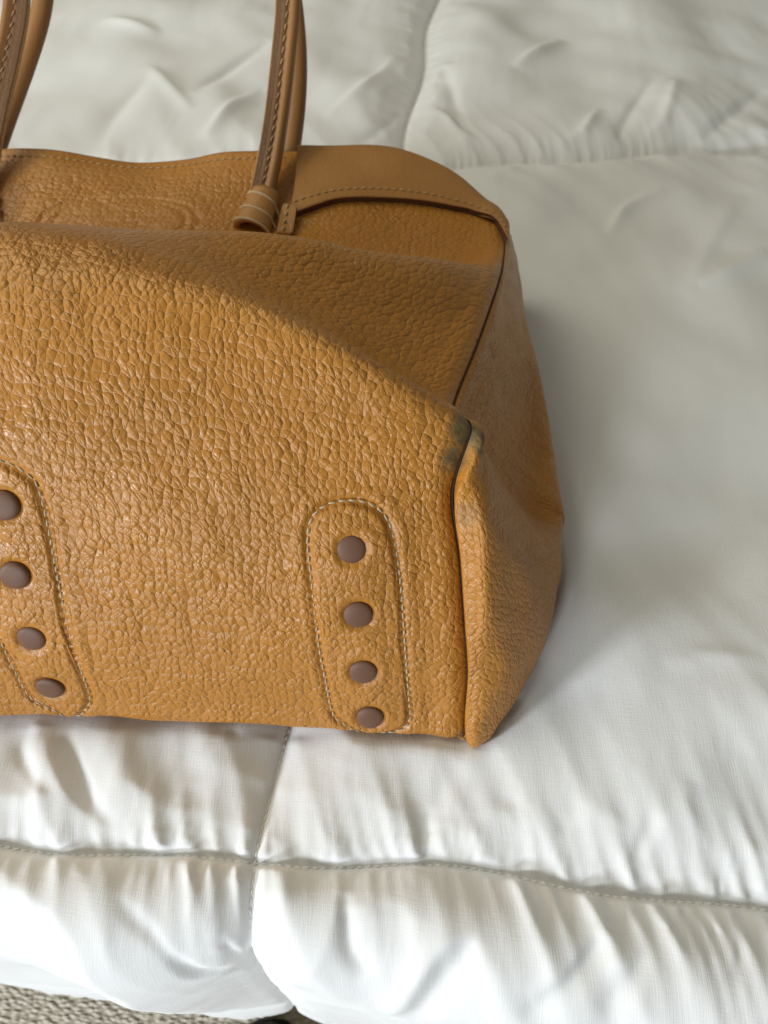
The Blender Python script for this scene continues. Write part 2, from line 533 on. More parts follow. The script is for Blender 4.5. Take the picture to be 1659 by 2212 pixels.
def build_comforter():
    def axis(breaks):
        out = [breaks[0][0]]
        for (a, _), (b, h) in zip(breaks[:-1], breaks[1:]):
            n = max(1, int(round((b - a) / h)))
            out += list(a + (b - a) * np.arange(1, n + 1) / n)
        return np.array(out)
    xs = axis([(-0.80, 0), (-0.34, .009), (-0.24, .0035), (V0 - .012, .0024), (V0 + .012, .0015), (0.24, .0024), (0.50, .0045), (0.85, .009)])
    ss = axis([(-0.34, 0), (-0.14, .007), (-0.014, .0025), (0.014, .0014), (0.10, .0026), (0.64, .0042), (1.10, .0055), (1.60, .012)])
    i0 = int(np.argmin(abs(xs - V0)))
    j0 = int(np.argmin(abs(ss)))
    j1 = int(np.argmin(abs(ss - 0.655)))
    jf = int(np.argmin(abs(ss + 0.30)))
    iL = int(np.argmin(abs(xs + 0.66)))
    iR = int(np.argmin(abs(xs - 0.60)))
    nx, ns = len(xs), len(ss)
    X, S = np.meshgrid(xs, ss, indexing='ij')
    # seams are not ruler straight
    vx = 0.118 * ss + 0.004 * np.sin(ss * 23) * smoothstep(0, .1, abs(ss))
    vx = np.where(ss < 0, 0.02 * ss, vx)
    w = np.exp(-((X - V0) / 0.25) ** 2)
    X = X + vx[None, :] * (0.35 + 0.65 * w)
    fs = 0.018 + 0.16 * np.clip(xs - 0.08, -0.5, 0.5) + 0.003 * np.sin(xs * 31)
    S = S + fs[:, None] * np.exp(-((S - 0.655) / 0.22) ** 2)
    s1w = 0.0035 * np.sin(xs * 19 + 1) + 0.002 * np.sin(xs * 47)
    S = S + s1w[:, None] * np.exp(-(S / 0.08) ** 2)

    seam = np.zeros((nx, ns), bool)
    for j in (j0, j1, jf): seam[:, j] = True
    for i in (i0, iL, iR): seam[i, :] = True
    # distance to the nearest seam inside the sheet
    DX = np.min([abs(X - X[i:i + 1, :]) for i in (i0, iL, iR)], axis=0)
    DS = np.min([abs(S - S[:, j:j + 1]) for j in (j0, j1, jf)], axis=0)
    d = 1 / (1 / (DX + 1e-4) + 1 / (DS + 1e-4))
    H = 0.021 * (1 - np.exp(-d / 0.034))
    lump = (vnoise(X * 9 + 40, S * 9 + 40, 5) - 0.5) * 0.018 + (vnoise(X * 22 + 40, S * 22 + 40, 6) - 0.5) * 0.008
    fill = -0.009 + H + lump * smoothstep(0.0, 0.06, d)
    front = smoothstep(0.02, -0.05, S)
    fill += front * (-0.011 + 0.019 * smoothstep(-0.07, 0.08, X) + 0.016 * np.exp(-((X + 0.105) / 0.05) ** 2)) * smoothstep(0.0, 0.05, d)

    # where the bag presses
    Yw = S + edge_shift(X)
    sd = poly_sd(bag_outline(), X, Yw)
    cap = np.where(sd < 0, np.maximum(-0.006, 0.004 + 0.5 * sd), 0.004 + 1.2 * sd)
    cap = np.where(S < 0.0, 1.0, cap)
    cap = np.where(sd > 0.06, 1.0, cap)

    # gathers start at the seams: fine ones die out quickly, broad ones run far into the box
    def gathers(along, dist, sgn, f0, amp, reach, lean, seed):
        r = np.random.default_rng(seed)
        a = along + lean * dist * (0.6 + 0.8 * vnoise(along * 9 + 70, dist * 4 + seed, seed)) * sgn
        ph = a * f0 + 3.2 * vnoise(a * f0 * 0.30 + 80, np.zeros_like(a) + seed * 1.7, seed + 1)
        mod = smoothstep(0.25, 0.75, vnoise(a * f0 * 0.45 + 33, dist * 6 + 2 * sgn + 9, seed + 2))
        return amp * (1 - np.abs(np.sin(math.pi * ph))) ** 1.3 * np.exp(-dist / reach) * smoothstep(0, 0.0025, dist) * (0.45 + 0.8 * mod)
    Gt = np.zeros_like(X)
    for j, sd_ in ((j0, 1), (j1, 4)):
        sg = np.where(S > S[:, j:j + 1], 1, -1)
        ds_ = abs(S - S[:, j:j + 1])
        far_ = 1.0 if j == j0 else 1.3
        Gt += gathers(X, ds_, sg, 70 / far_, 0.0022, 0.016 * far_, 0.10, 10 + sd_ )
        Gt += gathers(X + 0.11 * sg, ds_, sg, 34 / far_, 0.0042, 0.040 * far_, 0.35, 20 + sd_)
        Gt += gathers(X + 0.23 * sg, ds_, sg, 15 / far_, 0.0065, 0.085 * far_, 0.55, 30 + sd_)
    sg = np.where(X > X[i0:i0 + 1, :], 1, -1)
    dx_ = abs(X - X[i0:i0 + 1, :])
    Gt += gathers(S, dx_, sg, 30, 0.0036, 0.030, 0.3, 40) + gathers(S + 0.3 * sg, dx_, sg, 13, 0.0050, 0.07, -0.5, 41)
    fill = fill + 0.75 * Gt
    Nn = fill + 0.35 * Gt + RNG.normal(0, 0.0006, fill.shape)
    Nn[seam] = -0.009
    P = np.stack([X, S, np.minimum(Nn, cap)], -1).astype(np.float32)
    Q = P.copy()
    pin = seam.copy()
    pin[0, :] = pin[-1, :] = True
    pin[:, 0] = pin[:, -1] = True
    wgt = (~pin).astype(np.float32)
    # surplus cloth: strongest beside seams
    near = np.exp(-d / 0.06)
    exx = 1.016 + 0.100 * np.exp(-DS / 0.06) + 0.012 * vnoise(X * 6 + 30, S * 6 + 30, 8)
    exs = 1.000 + 0.075 * np.exp(-DX / 0.05) + 0.006 * vnoise(X * 6 + 30, S * 6 + 30, 9)
    flat = np.stack([X, S, np.zeros_like(X)], -1)

    def setup(di, dj):
        if dj >= 0:
            A = (slice(0, nx - di), slice(0, ns - dj)); B = (slice(di, nx), slice(dj, ns))
        else:
            A = (slice(0, nx - di), slice(-dj, ns)); B = (slice(di, nx), slice(0, ns + dj))
        v = (flat[B] - flat[A])
        ea = 0.5 * (exx[A] + exx[B]); eb = 0.5 * (exs[A] + exs[B])
        L = np.sqrt((v[..., 0] * ea) ** 2 + (v[..., 1] * eb) ** 2)
        return A, B, L.astype(np.float32)

    cons = []
    for di, dj, k in ((1, 0, 1.0), (0, 1, 1.0), (1, 1, 0.45), (1, -1, 0.45), (2, 0, 0.03), (0, 2, 0.03)):
        A, B, L = setup(di, dj)
        # two colours so that neighbours never share a vertex within one pass
        par = max(di, abs(dj))
        if di:
            idx = (np.arange(nx - di) // par) % 2
        else:
            idx = (np.arange(ns - abs(dj)) // par) % 2
        cons.append((A, B, L, k, di, dj, idx))
    fillf = fill.astype(np.float32)
    capf = cap.astype(np.float32)
    ITER = 220
    for it in range(ITER):
        vel = (P - Q) * 0.90
        Q = P.copy()
        P = P + vel * wgt[..., None]
        P[..., 2] -= 0.000025 * wgt
        for A, B, L, k, di, dj, idx in cons:
            a, b = P[A], P[B]
            wa, wb = wgt[A], wgt[B]
            v = b - a
            l = np.sqrt((v * v).sum(-1)) + 1e-9
            c = (l - L) / l
            c = c * (k * 0.8) / np.maximum(wa + wb, 1e-6)
            if di > 1 or abs(dj) > 1:
                c = np.where(c > 0, 0, c)        # bending: only resists folding
            corr = v * c[..., None]
            P[A] += corr * wa[..., None]
            P[B] -= corr * wb[..., None]
        z = P[..., 2]
        low = z < fillf
        z = np.where(low & ~pin, z + 0.22 * (fillf - z), z)
        hi = z > capf
        z = np.where(hi, z + 0.6 * (capf - z), z)
        P[..., 2] = z
    # light smoothing takes the lattice noise out
    for _ in range(2):
        R = P.copy()
        R[1:-1, 1:-1] = 0.5 * P[1:-1, 1:-1] + 0.125 * (P[2:, 1:-1] + P[:-2, 1:-1] + P[1:-1, 2:] + P[1:-1, :-2])
        R[seam] = P[seam]
        P = R
    P = P.astype(float)
    calm = smoothstep(0.012, 0.05, d)
    for _ in range(14):      # lattice ripples along the seam direction go, real gathers stay
        z_ = P[..., 2]
        zs = z_.copy()
        zs[:, 1:-1] = 0.5 * z_[:, 1:-1] + 0.25 * (z_[:, 2:] + z_[:, :-2])
        P[..., 2] = z_ + (zs - z_) * calm
    bx_, by_, bz_ = bend(P[..., 0], P[..., 1], P[..., 2])
    qx, qy, _ = project(np.stack([bx_, by_, bz_], -1))
    vis = (P[..., 1] > -0.085) & (P[..., 1] < 1.4)
    qx = np.where(vis, qx, 1e6)

    def spot(px, py):
        k = np.unravel_index(np.argmin((qx - px) ** 2 + (qy - py) ** 2), qx.shape)
        return P[k][:2]
    for pts, amp, wl, wr in FOLDS:
        if pts[0][1] < 700: amp, wl, wr = amp * 0.75, wl * 0.7, wr * 0.8
        else: amp, wl, wr = amp * 0.75, wl * 0.85, wr * 0.85
        c = np.array([spot(*q) for q in pts])
        c = resample(spline(c, n=40), n=24)
        a2 = np.full(X.shape, 1e9); tt = np.zeros(X.shape); sgn_ = np.zeros(X.shape)
        lo, hi = c.min(0) - .06, c.max(0) + .06
        bb = (P[..., 0] > lo[0]) & (P[..., 0] < hi[0]) & (P[..., 1] > lo[1]) & (P[..., 1] < hi[1])
        px_, ps_ = P[bb][:, 0], P[bb][:, 1]
        best = np.full(px_.shape, 1e9); bt = np.zeros_like(best); bs = np.zeros_like(best)
        for k in range(len(c) - 1):
            e = c[k + 1] - c[k]
            wx, wy = px_ - c[k, 0], ps_ - c[k, 1]
            t = np.clip((wx * e[0] + wy * e[1]) / (e @ e + 1e-12), 0, 1)
            dd = np.hypot(wx - t * e[0], wy - t * e[1])
            m = dd < best
            best = np.where(m, dd, best); bt = np.where(m, (k + t) / (len(c) - 1), bt)
            bs = np.where(m, np.sign(e[0] * wy - e[1] * wx), bs)
        wv = np.where(bs > 0, wl, wr)
        prof = 1 / (1 + (best / wv) ** 2) ** 1.5
        P[bb, 2] += amp * prof * np.sin(math.pi * np.clip(bt, 0, 1)) ** 0.7
    hold = np.exp(-d / 0.012)
    P[..., 0] += (X - P[..., 0]) * hold
    P[..., 1] += (S - P[..., 1]) * hold
    P[..., 2] = np.minimum(P[..., 2], -0.009 + 0.50 * d + 3.0 * d * d)
    fineg = np.zeros_like(X)
    for j, sd_ in ((j0, 50), (j1, 60)):
        sg = np.where(S > S[:, j:j + 1], 1, -1)
        ds_ = abs(S - S[:, j:j + 1])
        q_ = 1.0 if j == j0 else 0.6
        fineg += gathers(X, ds_, sg, 115, 0.0020 * q_, 0.012, 0.05, sd_) + gathers(X + .07 * sg, ds_, sg, 72, 0.0034 * q_, 0.019, 0.18, sd_ + 3)
        fineg += gathers(X + .17 * sg, ds_, sg, 27, 0.0030, 0.040, 0.5, sd_ + 6)
    fineg += gathers(S, dx_, np.where(X > X[i0:i0 + 1, :], 1, -1), 45, 0.0022, 0.016, 0.3, 71)
    P[..., 2] += np.where(sd > 0.0, fineg, 0)
    for j in (j0, j1):      # the thread pulls the cover in stitch by stitch
        P[:, :, 2] += 0.0009 * np.sin(X * 2 * math.pi / 0.0075 + 2 * vnoise(X * 60 + 5, X * 0 + 1, 77)) * np.exp(-((S - S[:, j:j + 1]) / 0.004) ** 2)
    tight = np.exp(-(d / 0.0022) ** 2)[..., None]
    for _ in range(2):
        R = P.copy()
        R[1:-1, 1:-1] = 0.4 * P[1:-1, 1:-1] + 0.15 * (P[2:, 1:-1] + P[:-2, 1:-1] + P[1:-1, 2:] + P[1:-1, :-2])
        P = P + (R - P) * tight
    P[..., 2] -= 0.0036 * np.exp(-np.minimum(DX, DS) / 0.0019)
    P[..., 2] = np.where(sd < 0.0, np.minimum(P[..., 2], cap + 0.001), P[..., 2])
    x = P[..., 0]
    x, y, z = bend(P[..., 0], P[..., 1], P[..., 2])
    V = np.stack([x, y, z], -1).reshape(-1, 3)
    uv = np.stack([X, S], -1).reshape(-1, 2)
    root = empty("comforter", (0, 0, 0))
    tag(root, "white quilted cotton comforter with puckered box seams spread over the bed", "comforter")
    o = link_mesh("quilted_cover", V, grid_faces(nx, ns), M_COTTON, root, uv=uv)
    sub = o.modifiers.new("smooth", 'SUBSURF')
    sub.levels = sub.render_levels = 1
    W = V.reshape(nx, ns, 3)
    return root, W, (i0, j0, j1)


COMF, CW, CSEAM = build_comforter()


def build_mattress():
    bm_v, bm_f = [], []
    prof = [(0.155, -0.30), (0.150, -0.29), (0.150, -0.075), (0.158, -0.058), (0.175, -0.05), (1.6, -0.05), (1.62, -0.07), (1.62, -0.29), (1.61, -0.30)]
    xs = [-0.85, 0.85]
    for x in xs:
        for y, z in prof: bm_v.append((x, y + (0.02 if x > 0 else 0.0) * 0, z))
    k = len(prof)
    for i in range(k): bm_f.append((i, (i + 1) % k, k + (i + 1) % k, k + i))
    bm_f.append(tuple(range(k))); bm_f.append(tuple(range(2 * k - 1, k - 1, -1)))
    o = link_mesh("mattress", bm_v, bm_f, simple("mattress_ticking", (0.6, 0.58, 0.52), 0.9), smooth=False)
    tag(o, "mattress hidden under the white comforter", kind="structure")


build_mattress()

# ------------------------------------------------------------------ the bag: surfaces
BAG = empty("handbag", (-0.168, 0.30, 0.0))
tag(BAG, "tan pebbled leather handbag with rubber studs lying on its back on the comforter", "handbag")
BINV = Vector(BAG.location)


def bag_mesh(name, verts, faces, mats, parent=None, **kw):
    o = link_mesh(name, np.asarray(verts) - np.array(BINV), faces, mats, parent or BAG, **kw)
    return o


XC = -0.168
ROWS = 16
PROF = {
    0.0:  [(.178, .000), (.150, .010), (.1535, .030), (.162, .055), (.178, .088), (.198, .122), (.226, .156), (.262, .184), (.285, .191), (.302, .189), (.320, .181), (.340, .166), (.375, .134), (.41, .114), (.455, .116), (.50, .1205)],
    0.25: [(.178, .000), (.148, .010), (.1520, .030), (.161, .055), (.177, .088), (.197, .121), (.226, .155), (.262, .183), (.284, .187), (.300, .184), (.318, .177), (.340, .164), (.375, .132), (.41, .113), (.455, .117), (.50, .1250)],
    0.5:  [(.176, .000), (.146, .009), (.1500, .028), (.159, .052), (.175, .084), (.194, .115), (.224, .149), (.258, .179), (.279, .177), (.297, .169), (.315, .166), (.340, .162), (.378, .127), (.413, .110), (.457, .114), (.50, .1260)],
    0.73: [(.174, .000), (.1435, .007), (.1480, .025), (.157, .048), (.172, .077), (.191, .106), (.217, .138), (.246, .167), (.267, .158), (.287, .149), (.314, .147), (.345, .148), (.380, .114), (.415, .105), (.46, .109), (.505, .1205)],
    0.88: [(.170, .000), (.1420, .006), (.1475, .023), (.157, .046), (.172, .073), (.190, .100), (.213, .129), (.236, .1525), (.255, .141), (.275, .1325), (.311, .133), (.352, .137), (.386, .112), (.418, .103), (.456, .104), (.491, .1100)],
    1.0:  [(.165, .000), (.1405, .005), (.1480, .021), (.158, .043), (.172, .067), (.190, .093), (.209, .117), (.229, .1355), (.246, .129), (.26, .1225), (.31, .1210), (.365, .1185), (.40, .110), (.43, .103), (.448, .101), (.462, .0990)],
}
XSEAM = np.array([.040, .040, .0405, .040, .0375, .0345, .0305, .0388, .0365, .0345, .0509, .067, .0735, .078, .0788, .0789])
XBASE = np.array([.038, .038, .038, .037, .036, .035, .034, .034, .034, .036, .046, .058, .066, .073, .0775, .0789])


def control_columns():
    fs = sorted(PROF)
    cols = {}
    for f in fs:
        x = XC + f * (XBASE - XC) + (f ** 8) * (XSEAM - XBASE)
        cols[f] = np.stack([x, [p[0] for p in PROF[f]], [p[1] for p in PROF[f]]], 1)
    out, ff = [], []
    for f in reversed(fs[1:]):
        c = cols[f].copy()
        c[:, 0] = 2 * XC - c[:, 0]
        out.append(c); ff.append(-f)
    for f in fs:
        out.append(cols[f]); ff.append(f)
    return np.array(ff), np.array(out)           # (ncol), (ncol, rows, 3)


def pchip_axis(vals, x, xn):
    """monotone-ish cubic interpolation along axis 0 with true spacing"""
    v = np.asarray(vals, float)
    h = np.diff(x)
    dl = np.diff(v, axis=0) / h.reshape(-1, *([1] * (v.ndim - 1)))
    m = np.empty_like(v)
    hw = h.reshape(-1, *([1] * (v.ndim - 1)))
    m[1:-1] = (dl[:-1] * hw[1:] + dl[1:] * hw[:-1]) / (hw[1:] + hw[:-1])
    m[0], m[-1] = dl[0], dl[-1]
    i = np.clip(np.searchsorted(x, xn, side='right') - 1, 0, len(x) - 2)
    hh = h[i]
    t = ((xn - x[i]) / hh).reshape(-1, *([1] * (v.ndim - 1)))
    hh = hh.reshape(t.shape)
    return ((2 * t ** 3 - 3 * t ** 2 + 1) * v[i] + (t ** 3 - 2 * t ** 2 + t) * hh * m[i] + (-2 * t ** 3 + 3 * t ** 2) * v[i + 1] + (t ** 3 - t ** 2) * hh * m[i + 1])


FF, CG = control_columns()
f_new = np.r_[np.linspace(-1, -0.35, 50, endpoint=False), np.linspace(-0.35, 0.9, 235, endpoint=False), np.linspace(0.9, 1.0, 34)]
r_new = np.r_[np.linspace(0, 1, 22, endpoint=False), np.linspace(1, 11, 300, endpoint=False), np.linspace(11, 15, 110)]
NU, NV = len(f_new), len(r_new)
BODY = pchip_axis(CG, FF, f_new)                                          # (NU, rows, 3)
BODY = np.swapaxes(spline(np.swapaxes(BODY, 0, 1), ts=r_new), 0, 1)        # (NU, NV, 3)


def relax(G, n, keep_u=True):
    for _ in range(n):
        R = G.copy()
        R[1:-1, 1:-1] = 0.5 * G[1:-1, 1:-1] + 0.125 * (G[2:, 1:-1] + G[:-2, 1:-1] + G[1:-1, 2:] + G[1:-1, :-2])
        G = R
    return G


BODY = relax(BODY, 30)


def arc_uv(G, ur, vr=None):
    du = np.r_[0, np.cumsum(np.linalg.norm(np.diff(G[:, ur], axis=0), axis=1))]
    dv = np.concatenate([np.zeros((G.shape[0], 1)), np.cumsum(np.linalg.norm(np.diff(G, axis=1), axis=2), axis=1)], 1)
    dv = dv.mean(0)[None, :] * 0.35 + dv * 0.65
    return np.stack([np.broadcast_to(du[:, None], dv.shape), dv], -1)


iv_mid = int(np.argmin(abs(r_new - 6)))
BUV = arc_uv(BODY, iv_mid)
BN = grid_normals(BODY)                     # du x dv : points outwards (towards the camera side)
FGRID, RGRID = np.meshgrid(f_new, r_new, indexing='ij')
PXg, PYg, _ = project(BODY)


def find_on_body(px, py, rmin=0.9, rmax=8.5):
    """grid coordinates (i,j, fractional) of a measured spot on the lower panel"""
    jm = np.where((r_new >= rmin) & (r_new <= rmax))[0]
    sub = (PXg[:, jm] - px) ** 2 + (PYg[:, jm] - py) ** 2
    k = np.unravel_index(np.argmin(sub), sub.shape)
    i, j = k[0], jm[k[1]]
    i = min(max(i, 1), NU - 2); j = min(max(j, 1), NV - 2)
    fi, fj = float(i), float(j)
    for _ in range(4):
        p = samp(np.dstack([PXg, PYg]), fi, fj)
        a = samp(np.dstack([PXg, PYg]), fi + .5, fj) - samp(np.dstack([PXg, PYg]), fi - .5, fj)
        b = samp(np.dstack([PXg, PYg]), fi, fj + .5) - samp(np.dstack([PXg, PYg]), fi, fj - .5)
        det = a[0] * b[1] - a[1] * b[0]
        if abs(det) < 1e-6: break
        e = np.array([px, py]) - p
        di = (e[0] * b[1] - e[1] * b[0]) / det
        dj = (a[0] * e[1] - a[1] * e[0]) / det
        fi = float(np.clip(fi + np.clip(di, -2, 2), 1, NU - 2)); fj = float(np.clip(fj + np.clip(dj, -2, 2), 1, NV - 2))
    return fi, fj


def samp(G, fi, fj):
    fi, fj = np.asarray(fi, float), np.asarray(fj, float)
    i = np.clip(np.floor(fi).astype(int), 0, G.shape[0] - 2)
    j = np.clip(np.floor(fj).astype(int), 0, G.shape[1] - 2)
    a, b = (fi - i)[..., None], (fj - j)[..., None]
    return (G[i, j] * (1 - a) + G[i + 1, j] * a) * (1 - b) + (G[i, j + 1] * (1 - a) + G[i + 1, j + 1] * a) * b


# ---- studded patches on the base of the bag
PATCHES = [
    dict(out=[(750, 1081), (795, 1087), (830, 1112), (851, 1165), (866, 1270), (875, 1400), (884, 1520), (886, 1552), (870, 1574), (830, 1583), (790, 1578), (742, 1563),
              (718, 1540), (703, 1470), (688, 1390), (673, 1260), (664, 1180), (667, 1135), (683, 1106), (712, 1088)],
         studs=[(759, 1184), (773, 1324), (784, 1447), (799, 1545)]),
    dict(out=[(-10, 993), (26, 1004), (56, 1022), (82, 1052), (104, 1140), (120, 1225), (150, 1366), (180, 1462), (195, 1510), (184, 1534), (156, 1541), (118, 1534),
              (80, 1518), (58, 1496), (30, 1444), (0, 1379), (-38, 1262), (-66, 1140), (-74, 1065), (-66, 1020), (-42, 998)],
         studs=[(12, 1090), (35, 1240), (71, 1374), (110, 1481)]),
]
disp = np.zeros((NU, NV))
grain = np.ones((NU, NV))
for pt in PATCHES:
    ij = np.array([find_on_body(*q) for q in pt['out']])
    ij = spline(ij, n=160, closed=True)
    pt['ij'] = ij
    P3 = samp(BODY, ij[:, 0], ij[:, 1])
    pt['loop'] = P3
    pt['sij'] = np.array([find_on_body(*q) for q in pt['studs']])
    pt['sp'] = samp(BODY, pt['sij'][:, 0], pt['sij'][:, 1])
    lo = P3.min(0) - .01; hi = P3.max(0) + .01
    msk = np.all((BODY > lo) & (BODY < hi), axis=-1)
    V = BODY[msk]
    dd = np.min(np.linalg.norm(V[:, None, :] - P3[None, :, :], axis=2), axis=1)
    disp[msk] += -0.0011 * np.exp(-(dd / 0.0013) ** 2) + 0.0004 * np.exp(-((dd - 0.0045) / 0.0025) ** 2)
    ds = np.min(np.linalg.norm(V[:, None, :] - pt['sp'][None, :, :], axis=2), axis=1)
    disp[msk] += -0.0014 * np.exp(-(np.maximum(ds - 0.006, 0) / 0.0018) ** 2) + 0.0002 * np.exp(-((ds - 0.0098) / 0.0018) ** 2)
    grain[msk] *= 1 - 0.6 * np.exp(-(dd / 0.0018) ** 2)

# seam: the leather turns in along the side seam and the rim
dseam = np.linalg.norm(BODY - BODY[-1:, :, :], axis=-1)
disp += -0.0022 * np.exp(-(dseam / 0.0020)) + 0.0010 * np.exp(-((dseam - 0.009) / 0.006) ** 2)
grain *= 1 - 0.55 * np.exp(-(dseam / 0.004) ** 2)
grain *= np.where(RGRID > 11.0, 1 - 0.12 * smoothstep(11.0, 12.2, RGRID), 1.0)
grain *= 1 - 0.7 * smoothstep(14.2, 15, RGRID) * 1.0
# soft swellings so that the big panel is not a perfect sheet
lum = (vnoise(BUV[..., 0] * 22 + 9, BUV[..., 1] * 22 + 9, 21) - 0.5) * 0.0030 + (vnoise(BUV[..., 0] * 55 + 9, BUV[..., 1] * 55 + 9, 22) - 0.5) * 0.0010
disp += lum * smoothstep(0, 0.03, dseam)
# embossed oval on the front above the fold
oc = samp(BODY, float(np.argmin(abs(f_new - 0.0))), float(np.argmin(abs(r_new - 13.55))))
RXY = np.hypot((BODY[..., 0] - oc[0]) / 0.050, (BODY[..., 1] - oc[1]) / 0.026)
up = RGRID > 12.4
for rr in (1.0, 0.84):
    disp -= np.where(up, 0.0008 * np.exp(-((RXY - rr) / 0.035) ** 2), 0)
grain *= np.where(up & (RXY < 1.05), 0.75, 1.0)

rimw = np.exp(-((BODY[..., 0] + 0.152) / 0.035) ** 2) - 0.5 * np.exp(-((BODY[..., 0] + 0.235) / 0.03) ** 2)
disp -= 0.0035 * rimw * smoothstep(13.6, 15, RGRID)

BODY2 = BODY + BN * disp[..., None]


def spots(P, lst):
    w = np.zeros(P.shape[:-1])
    for c, r, a in lst:
        q = np.linalg.norm(P - np.asarray(c), axis=-1)
        w = np.maximum(w, a * (1 - smoothstep(r * 0.35, r, q)))
    return w


TIP = CG[-1, 7]
B0 = CG[-1, 1]
WEAR = [(TIP + (-.003, -.001, .001), .0115, 1.0), (TIP + (-.009, -.008, -.009), .0100, .9), (TIP + (.004, -.003, -.006), .0085, 1.0), (B0, .008, .65), (B0 + (-.012, 0, 0), .007, .35)]
WEAR += [(at(1004, 712, y=.318), .0022, .9), (at(1008, 742, y=.305), .0022, .8), (at(1032, 735, y=.308), .0020, .8)]
WEARG = WEAR + [(at(1062, 770, y=.315), .0035, .55), (at(1058, 750, y=.315), .0032, .5), (at(1018, 1110, z=.115), .008, .40), (at(1035, 1150, z=.108), .006, .35), (at(1068, 700, y=.322), .004, .4)]
wear = spots(BODY, WEAR)
scuff = np.exp(-((RGRID - 11.0) / 0.35) ** 2) * smoothstep(0.3, 0.8, FGRID) * 0.55 + np.exp(-((RGRID - 7.3) / 0.35) ** 2) * smoothstep(0.3, 0.7, FGRID) * 0.35
scuff += np.exp(-((RGRID - 10.0) / 0.8) ** 2) * (1 - smoothstep(0.3, 0.5, FGRID)) * 0.35
grain *= 1 - 0.75 * wear
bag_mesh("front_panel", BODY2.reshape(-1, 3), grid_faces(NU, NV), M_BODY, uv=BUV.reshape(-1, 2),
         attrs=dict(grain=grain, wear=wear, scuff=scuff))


def stitches(name, P, Nrm, parent, length=0.0032, gap=0.0011, wid=0.00055, mat=M_THREAD, lift=0.0004, tilt=0.12, closed=False, make=bag_mesh):
    """short cream stitches along a path P with surface normals Nrm, joined into one part"""
    P = np.asarray(P)
    if closed:
        P = np.vstack([P, P[:1]]); Nrm = np.vstack([Nrm, Nrm[:1]])
    s = np.r_[0, np.cumsum(np.linalg.norm(np.diff(P, axis=0), axis=1))]
    tot = s[-1]
    n = int(tot / (length + gap))
    vs, fs = [], []
    m = 6
    for k in range(n):
        c = (k + 0.5) * tot / n
        ea, eb = c - length / 2, c + length / 2
        f = lambda t, A: np.array([np.interp(t, s, A[:, q]) for q in range(3)])
        a, b, nn = f(ea, P), f(eb, P), f(c, Nrm)
        nn = nn / np.linalg.norm(nn)
        tdir = b - a; tdir /= np.linalg.norm(tdir)
        side = np.cross(tdir, nn)
        jit = tilt + RNG.normal(0, 0.05)
        t2 = tdir + side * jit; t2 /= np.linalg.norm(t2)
        side = np.cross(t2, nn)
        mid = (a + b) / 2 + nn * lift
        prof = ((-0.5, 0.35, -0.7), (-0.36, 0.85, -0.15), (0, 1.05, 0.15), (0.36, 0.85, -0.15), (0.5, 0.35, -0.7))
        base = len(vs)
        for (q, r, hgt) in prof:
            for e in range(m):
                an = 2 * math.pi * e / m
                vs.append(mid + t2 * q * length + (side * math.cos(an) + nn * math.sin(an) * 0.9) * r * wid + nn * hgt * wid)
        for q in range(len(prof) - 1):
            for e in range(m):
                fs.append((base + q * m + e, base + q * m + (e + 1) % m, base + (q + 1) * m + (e + 1) % m, base + (q + 1) * m + e))
        fs.append(tuple(base + e for e in range(m))[::-1])
        fs.append(tuple(base + (len(prof) - 1) * m + e for e in range(m)))
    o = make(name, np.array(vs), fs, mat, parent)
    tag(o, kind="stuff")
    return o


def quilt_seams():
    m = simple("white_thread", (0.80, 0.80, 0.79), 0.8, 900, 0.1)
    i0, j0, j1 = CSEAM
    up = np.array([0, 0, 1.0])
    row = CW[(CW[:, j0, 0] > -0.34) & (CW[:, j0, 0] < 0.36), j0]
    far = CW[(CW[:, j1, 0] > -0.5) & (CW[:, j1, 0] < 0.6), j1]
    col = CW[i0, (CW[i0, :, 1] > 0.03) & (CW[i0, :, 1] < 1.3)]
    for p in (row, far, col):
        stitches("seam_stitching", p, np.tile(up, (len(p), 1)), COMF, length=0.0030, gap=0.0012, wid=0.0005, mat=m, lift=0.0014, tilt=0.05, make=link_mesh)


quilt_seams()


def stud_mesh():
    prof = [(0.0066, -0.0022), (0.0067, -0.0002), (0.0066, 0.0008), (0.0063, 0.0013), (0.0056, 0.0017), (0.0044, 0.0020), (0.0028, 0.0022), (0.0013, 0.0023)]
    m = 40
    vs = [(r * math.cos(2 * math.pi * e / m), r * math.sin(2 * math.pi * e / m), h) for r, h in prof for e in range(m)]
    vs.append((0, 0, 0.0023))
    fs = []
    for q in range(len(prof) - 1):
        for e in range(m):
            fs.append((q * m + e, q * m + (e + 1) % m, (q + 1) * m + (e + 1) % m, (q + 1) * m + e))
    t = len(vs) - 1
    for e in range(m):
        fs.append(((len(prof) - 1) * m + e, (len(prof) - 1) * m + (e + 1) % m, t))
    me = bpy.data.meshes.new("stud")
    me.from_pydata(vs, [], fs)
    me.materials.append(M_RUBBER)
    me.polygons.foreach_set("use_smooth", np.ones(len(me.polygons), bool))
    me.update()
    return me


STUD = stud_mesh()
def mirror_ij(ij):
    f = np.interp(ij[:, 0], np.arange(NU), f_new)
    return np.stack([np.interp(-f, f_new, np.arange(NU)), ij[:, 1]], 1)


